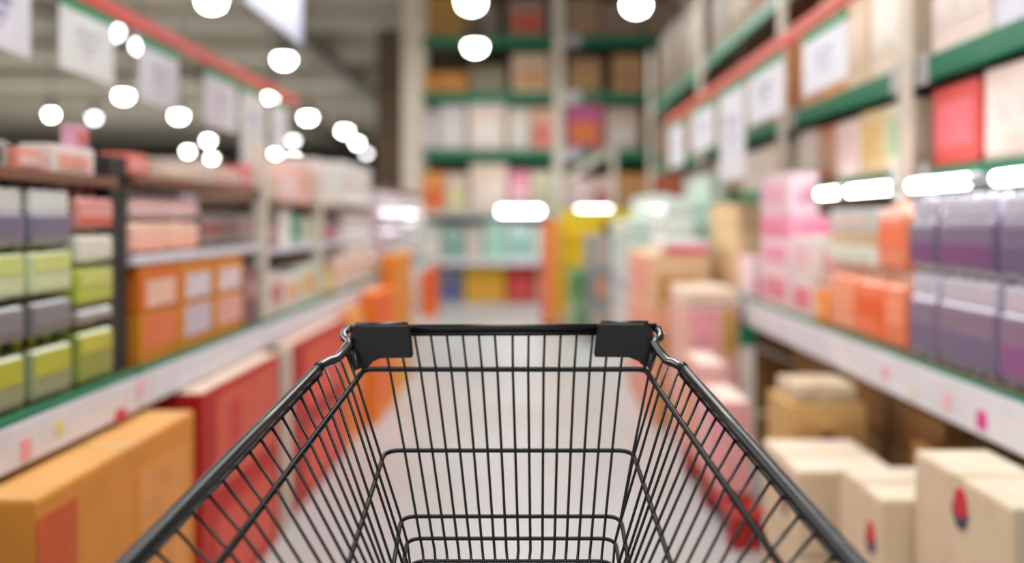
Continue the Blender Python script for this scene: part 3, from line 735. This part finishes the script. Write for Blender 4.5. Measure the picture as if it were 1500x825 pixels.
# ------------------------------------------------------------------ far rack across the aisle end
FY = 14.5; K = FY / F
def fx(px): return (px - VX) * K
def fz(py): return H - (py - VY) * K
t = thing('pallet_rack', 'tall rack with dark green beams across the far end of the aisle', 'rack', (.4, FY + .6, 0))
def fadd(n, b, m, par=None): return obj(n, bx(b[0] - .4, b[1] - .4, b[2] - FY - .6, b[3] - FY - .6, b[4], b[5], bev=.006), m, par or t)
XL, XRR = fx(612), fx(1012)
DG2 = mat((0, 112, 78), .5)
for z in (fz(227), fz(143), fz(60)):
    bb = fadd('beam', (XL, XRR, FY - .02, FY + .05, z - .08, z + .08), DG2)
    fadd('shelf_board', (XL, XRR, FY + .05, FY + 1.2, z + .03, z + .07), DECK, bb)
for px in (606, 818, 1008):
    for y in (FY - .06, FY + 1.2):
        fadd('upright', (fx(px) - .075, fx(px) + .075, y, y + .06, 0, 5.3), POST)
        if y < FY:
            for z in (fz(227), fz(143), fz(60)):
                if px == 818: fadd('beam_bracket', (fx(px) + .09, fx(px) + .34, FY - .035, FY - .018, z - .1, z + .1), mat((176, 178, 180), .4, .3))
fadd('back_panel', (XL, XRR, FY + 1.3, FY + 1.34, 0, 5.3), mat((74, 68, 58), .9))
sd = fadd('display_shelf', (XL, XRR, FY - .2, FY + 1.2, fz(388), fz(380)), WHT)
fadd('display_shelf', (XL, XRR, FY - .1, FY + 1.2, fz(318), fz(310)), mat((196, 206, 204), .5))
levels = [
 ('lowest', 0, None, [(640, 678, 14, (130, 130, 150), (90, 100, 150)), (680, 740, 14, (222, 178, 20), (232, 170, 60)), (743, 782, 14, (206, 60, 56), (220, 80, 80)), (785, 815, 14, (226, 150, 130), (236, 190, 170))]),
 ('glass-green', fz(380) + .003, None, [(616, 645, 52, (206, 214, 206), (226, 220, 210)), (648, 678, 48, (168, 196, 186), (120, 170, 156)), (681, 705, 50, (204, 196, 186), (216, 200, 190)), (708, 740, 56, (176, 210, 194), (150, 200, 180)), (743, 778, 52, (186, 206, 200), (130, 176, 164)), (781, 812, 50, (206, 214, 206), (186, 206, 196)), (822, 850, 50, (204, 206, 196), (180, 190, 170))]),
 ('first green beam', fz(310) + .003, None, [(616, 650, 58, (236, 160, 80), (240, 110, 60)), (652, 684, 56, (228, 206, 196), (230, 222, 170)), (688, 742, 70, (236, 214, 200), (240, 226, 214)), (745, 776, 60, (232, 150, 170), (236, 190, 200)), (778, 810, 60, (206, 206, 176), (196, 190, 170)), (826, 868, 50, (214, 192, 186), (226, 206, 206)), (870, 902, 52, (206, 180, 172), (190, 110, 120)), (905, 955, 56, (200, 146, 84), (190, 150, 110)), (958, 1000, 56, (206, 110, 84), (190, 120, 90))]),
 ('second green beam', fz(227) + .08, None, [(616, 640, 58, (206, 196, 196), (220, 214, 214)), (642, 682, 66, (216, 212, 212), (230, 228, 228)), (686, 740, 70, (236, 216, 206), (244, 236, 230)), (744, 776, 62, (222, 214, 200), (230, 226, 220)), (778, 811, 62, (226, 176, 156), (230, 120, 110)), (828, 884, 68, (196, 96, 140), (226, 120, 50)), (888, 936, 62, (196, 176, 156), (214, 206, 206)), (940, 966, 58, (130, 104, 80), (120, 96, 76)), (968, 1000, 62, (170, 140, 110), (150, 120, 96))]),
 ('third green beam', fz(143) + .08, None, [(620, 682, 30, (206, 136, 46), (190, 130, 70)), (686, 742, 40, (120, 112, 84), (130, 120, 96)), (750, 806, 58, (206, 180, 156), (200, 150, 100)), (832, 882, 52, (176, 140, 106), (180, 140, 90)), (898, 944, 56, (196, 154, 108), (180, 132, 96)), (948, 1004, 54, (160, 146, 132), (170, 150, 136))]),
 ('fourth green beam', fz(60) + .08, None, [(626, 680, 60, (176, 134, 60), (160, 120, 60)), (684, 730, 50, (130, 116, 106), (120, 108, 100)), (744, 800, 56, (150, 124, 116), (190, 80, 66)), (826, 880, 58, (156, 130, 106), (160, 130, 100)), (884, 940, 50, (150, 132, 118), (140, 122, 106)), (944, 1004, 56, (144, 126, 114), (150, 128, 112))])]
ORD = ['first', 'second', 'third', 'fourth', 'fifth', 'sixth', 'seventh', 'eighth', 'ninth']
for nm, z, _, items in levels:
    for i, (a, b, hp, c, p) in enumerate(items):
        where = {'lowest': 'on the lowest level of the far rack', 'glass-green': 'on the white display shelf of the far rack', 'first green beam': 'just above the lit tubes of the far rack'}.get(nm, 'on the %s up the far rack' % nm.replace('second', 'lowest').replace('third', 'middle').replace('fourth', 'highest'))
        if nm == 'second green beam' and b > 812: where = 'on the lowest green beam of the far rack'
        hp2 = hp * (1 if nm != 'lowest' else 1.9)
        zz = z if nm != 'lowest' else fz(418)
        if nm == 'lowest': zz = 0.0; hp2 = (418 - 391) + (fz(418) / K)
        carton('carton %s, %s from the left' % (where, ORD[i]), (fx(a), fx(b), FY + .06, FY + .75, zz, zz + hp2 * K), c, 'S', [(p, .12, .88, .12, .6)], bev=.01)
# pillar beside the far rack and the brown stack behind it
t = thing('pillar', 'tall pale beige pillar at the left end of the far rack', 'pillar', (fx(604) * 13.4 / FY, 13.4, 0))
obj('shaft', bx(-.13, .13, -.13, .13, .12, 5.75, bev=.015), mat((206, 194, 180), .6), t)
obj('base_plate', bx(-.19, .19, -.19, .19, 0, .12, bev=.01), mat((190, 186, 182), .6), t)
for i, (x, w) in enumerate([(-2.56, .72)]):
    for k, (z0, z1) in enumerate([(0, 1.3), (1.301, 2.5), (2.501, 3.7), (3.701, 4.9)]):
        c = [(120, 96, 70), (104, 88, 66), (116, 88, 60), (88, 78, 62)][(k + i) % 4]
        carton('dark brown crate in the tower behind the pillar, %s' % (['bottom', 'second up', 'third up', 'top'][k]), (x - w / 2, x + w / 2, 18.2, 19.2, z0, z1), c, 'S', [((96, 74, 52), .1, .9, .2, .8)], name='crate', cat='crate')

# distant hall shelves on the left
for i, (x, y, w, c, lab) in enumerate([
    (-6.2, 15.5, 2.4, (206, 180, 176), 'distant pink-faced shelf row in the left hall'),
    (-9.5, 20, 3.0, (180, 176, 172), 'distant grey shelf row in the left hall'),
    (-14.0, 22, 4.0, (170, 150, 146), 'distant brown-grey shelf row in the left hall'),
    (-17.0, 30, 6.0, (186, 180, 180), 'most distant pale shelf row in the left hall')]):
    t = thing('shelf_unit', lab, 'shelf', (x, y, 0))
    obj('carcass', bx(-w / 2, w / 2, -.3, .3, 0, 2.2, bev=.01), mat(c, .7), t)
    for z in (.4, .9, 1.4, 1.9):
        obj('shelf_board', bx(-w / 2, w / 2, -.42, -.3, z, z + .04), WHT, t)

# ------------------------------------------------------------------ sign rails and signs
RED = mat((206, 72, 58), .5)
def sign_rail(label, x, y0, y1, z):
    t = thing('sign_rail', label, 'rail', (x, (y0 + y1) / 2, z))
    h = (y1 - y0) / 2
    obj('bar', bx(-.014, .014, -h, h, -.028, .028, bev=.004), RED, t)
    for f in (-.7, 0, .7):
        obj('hanger_rod', tb([(0, f * h, .028), (0, f * h, 5.75 - z)], .003, 6), mat((120, 116, 110), .4, .6), t)
sign_rail('red sign rail hanging over the left shelves', -1.5, 2.2, 6.1, H + .752)
sign_rail('red sign rail hanging over the right rack', 1.1, 2.5, 7.5, H + .775)
def sign(label, x, y0, y1, z0, z1, tint=(226, 228, 240), ink=(176, 172, 196), face=1):
    cy = (y0 + y1) / 2
    t = thing('sign', label, 'sign', (x, cy, z1))
    d, h = (y1 - y0) / 2, z1 - z0
    obj('sheet', bx(-.004, .004, -d, d, -h, 0, bev=.001), mat(tint, .35), t)
    hd = obj('holder', bx(-.008, .008, -d, d, -.014, .018, bev=.002), mat((0, 150, 96), .5), t)
    for yy in (-d * .8, d * .8):
        obj('clip', tb([(0, yy, .018), (0, yy, H + (.752 if x < 0 else .775) - .028 - z1)], .004, 8), mat((200, 200, 204), .25, .8), hd, True)
    b = bmesh.new()
    s = .0045 * face
    for k, (a, c) in enumerate([(.30, .42), (.5, .58), (.66, .7)]):
        box(b, min(s, s * 1.2), max(s, s * 1.2), -d * (.45 - .1 * k), d * (.45 - .1 * k), -h * c, -h * a)
    obj('printed_mark', b, mat(ink, .5), t)
sign('white sign on the left rail, cut by the picture edge', -1.5, 2.46, 2.865, H + .485, H + .70, ink=(150, 140, 190))
sign('white sign with a green top holder, largest whole one on the left rail', -1.5, 3.05, 3.44, H + .486, H + .706, (226, 230, 232), (200, 200, 212))
sign('white sign on the left rail, third from the picture edge', -1.5, 3.68, 4.07, H + .462, H + .69, ink=(196, 196, 214))
sign('white sign on the left rail, fourth from the picture edge', -1.5, 4.42, 4.88, H + .44, H + .69, ink=(196, 196, 214))
sign('tall white sign on the left rail, before its far end', -1.5, 4.97, 5.4, H + .30, H + .69, (222, 220, 222))
sign('small tall white sign at the far end of the left rail', -1.5, 5.55, 5.9, H + .40, H + .69, (222, 220, 222))
sign('white sign on the right rail, nearest and largest', 1.1, 3.32, 3.83, H + .495, H + .713, ink=(196, 200, 216), face=-1)
sign('white sign on the right rail, second nearest', 1.1, 4.16, 4.78, H + .47, H + .713, face=-1)
sign('tall white sign on the right rail, third nearest', 1.1, 4.9, 5.5, H + .22, H + .713, face=-1)
sign('white sign on the right rail, fourth nearest', 1.1, 5.7, 6.45, H + .45, H + .713, face=-1)
sign('farthest white sign, at the end of the right rail', 1.1, 6.85, 7.45, H + .40, H + .713, face=-1)
t = thing('sign', 'big blue-white banner sign hanging high at the top of the picture', 'sign', (-1.1, 4.15, H + 1.45))
obj('sheet', bx(-.006, .006, -.45, .45, -.61, 0, bev=.002), mat((206, 216, 244), .35), t)
obj('edge_strip', bx(-.008, .008, .38, .45, -.61, 0), mat((176, 186, 230), .4), t)
obj('hanger_rod', tb([(0, 0, 0), (0, 0, 5.75 - H - 1.45)], .004, 6), mat((120, 116, 110), .4, .6), t)

# ------------------------------------------------------------------ lights of the place
LAMPM = emit((255, 252, 244), 26.0)
LAMPD = emit((250, 250, 255), 9.0)
HOUS = mat((96, 94, 90), .4, .5)
LAMPS = [(310, -2, 2.5, 1), (416, 84, 2.5, 1), (181, 138, 2.5, 1), (262, 168, 2.5, 1), (75, 165, 2.5, .8), (451, 170, 2.5, 1), (398, 139, 2.5, .8),
         (505, 190, 2.5, 1), (523, 207, 2.5, .9), (537, 223, 2.5, .7), (275, 220, 2.5, .9), (305, 204, 2.5, .9), (310, 230, 2.5, .9), (404, 222, 2.5, .9),
         (430, 204, 2.5, .7), (430, 232, 2.5, 1), (8, 221, 2.5, .8), (55, 231, 2.5, .7), (138, 170, 2.5, .5), (167, 42, 2.5, .5), (205, 63, 2.5, .5),
         (696, 65, 2.45, 1.1), (690, 0, 2.45, 1.15), (932, 4, 2.45, 1.15)]
WH = ['first', 'second', 'third', 'fourth', 'fifth', 'sixth', 'seventh', 'eighth', 'ninth', 'tenth', 'eleventh', 'twelfth', 'thirteenth', 'fourteenth', 'fifteenth', 'sixteenth', 'seventeenth', 'eighteenth', 'nineteenth', 'twentieth', 'twenty-first']
order = sorted(range(21), key=lambda i: LAMPS[i][0])
rank = {i: WH[k] for k, i in enumerate(order)}
special = {21: 'round ceiling lamp over the aisle, lower of the two above each other', 22: 'round ceiling lamp over the aisle at the top edge, above another lamp', 23: 'round ceiling lamp at the top edge, alone on the right of the aisle'}
hm = lm = ld = None
for i, (px, py, up, s) in enumerate(LAMPS):
    d = up * F / (VY - py)
    p = U(px, py, d)
    lab = special.get(i) or 'round lamp hanging over the left hall, %s of twenty-one counted from the left' % rank[i]
    t = thing('ceiling_lamp', lab, 'lamp', p)
    k = (.14 if s >= 1 else .10) * (d / 20 if d > 20 else 1) ** .35
    h = obj('housing', lathe([(.03, .34), (.06, .32), (.07, .18), (k * .95, .05), (k, .02), (k * .98, .004), (k * .6, .02)], 24), HOUS, t, True)
    obj('diffuser', lathe([(k * .93, .0), (k * .95, -.04), (k * .75, -.10), (k * .25, -.13)], 24), LAMPM if s >= .8 else LAMPD, t, True)
    obj('hanger_rod', tb([(0, 0, .33), (0, 0, 5.75 - p.z)], .012, 6), HOUS, t, True)

TUBE = emit((255, 255, 255), 16.0)
def tube_light(label, a, b, rad=.02):
    a, b = Vector(a), Vector(b)
    c = (a + b) / 2
    t = thing('tube_light', label, 'lamp', c)
    obj('tube', tb([a - c, b - c], rad, 12), TUBE, t, True)
    u = (b - a).normalized()
    bm = bmesh.new()
    along_y = abs(u.y) > .5
    L2 = (b - a).length / 2
    if along_y: box(bm, -.0 + rad * .9, rad * 2.2, -L2, L2, -rad * .9, rad * 1.3)
    else: box(bm, -L2, L2, rad * .9, rad * 2.2, -rad * .9, rad * 1.3)
    obj('batten', bm, mat((210, 212, 212), .5), t)
    for e in (a, b):
        d = (e - c).normalized() * .012
        obj('end_cap', tb([e - c - d * .3, e - c + d], rad * 1.15, 10), mat((190, 190, 190), .4), t)
for lab, y0, y1, z in [('lit tube on the right rack, cut by the right picture edge', 2.2, 2.66, 1.365), ('lit tube on the right rack, second from the right edge', 2.80, 3.25, 1.365), ('lit tube on the right rack, third from the right edge', 3.42, 3.88, 1.365), ('short lit tube on the right rack beside the pink stack', 4.0, 4.27, 1.365)]:
    tube_light(lab, (1.30, y0, z), (1.30, y1, z), .018)
for lab, a, b in [('lit tube on the far rack, longest', 732, 793), ('lit tube on the far rack, above the yellow stand', 844, 896), ('short lit tube on the far rack beside the mint bales', 938, 944)]:
    tube_light(lab, (fx(a), FY - .28, fz(310)), (fx(b), FY - .28, fz(310)), .045)

def area(name, loc, rot, sx, sy, e, col=(1, .985, .96)):
    l = bpy.data.lights.new(name, 'AREA'); l.shape = 'RECTANGLE'; l.size = sx; l.size_y = sy; l.energy = e; l.color = col
    o = bpy.data.objects.new(name, l); COL.objects.link(o); o.location = loc; o.rotation_euler = rot
    return o
area('hall_light', (0, 2.2, 3.8), (0, 0, 0), 1.6, 5, 95)
area('hall_light', (0, 9.0, 3.7), (0, 0, 0), 1.6, 7, 150)
area('hall_light', (-5, 5, 3.9), (0, 0, 0), 3, 8, 190)
area('hall_light', (-9, 16, 3.9), (0, 0, 0), 8, 10, 600)
area('hall_light', (-14, 32, 3.9), (0, 0, 0), 14, 14, 1500)

w = bpy.data.worlds.new('World'); SC.world = w; w.use_nodes = True
bg = w.node_tree.nodes['Background']
bg.inputs['Color'].default_value = (1.0, .985, .96, 1); bg.inputs['Strength'].default_value = .66

# ------------------------------------------------------------------ camera
cam = bpy.data.cameras.new('camera'); co = bpy.data.objects.new('camera', cam); COL.objects.link(co)
co.location = (0, 0, H); co.rotation_euler = (math.pi / 2, 0, 0)
cam.sensor_width = 36; cam.lens = F / 1500 * 36
cam.shift_x = -(VX - 750) / 1500; cam.shift_y = -(412.5 - VY) / 1500
cam.clip_start = .02; cam.clip_end = 200
cam.dof.use_dof = True; cam.dof.focus_distance = 1.12; cam.dof.aperture_fstop = cam.lens / 22.5
SC.camera = co
vs = SC.view_settings
vs.view_transform = 'Standard'; vs.look = 'None'; vs.exposure = 0.25; vs.gamma = 1.0; vs.use_curve_mapping = False
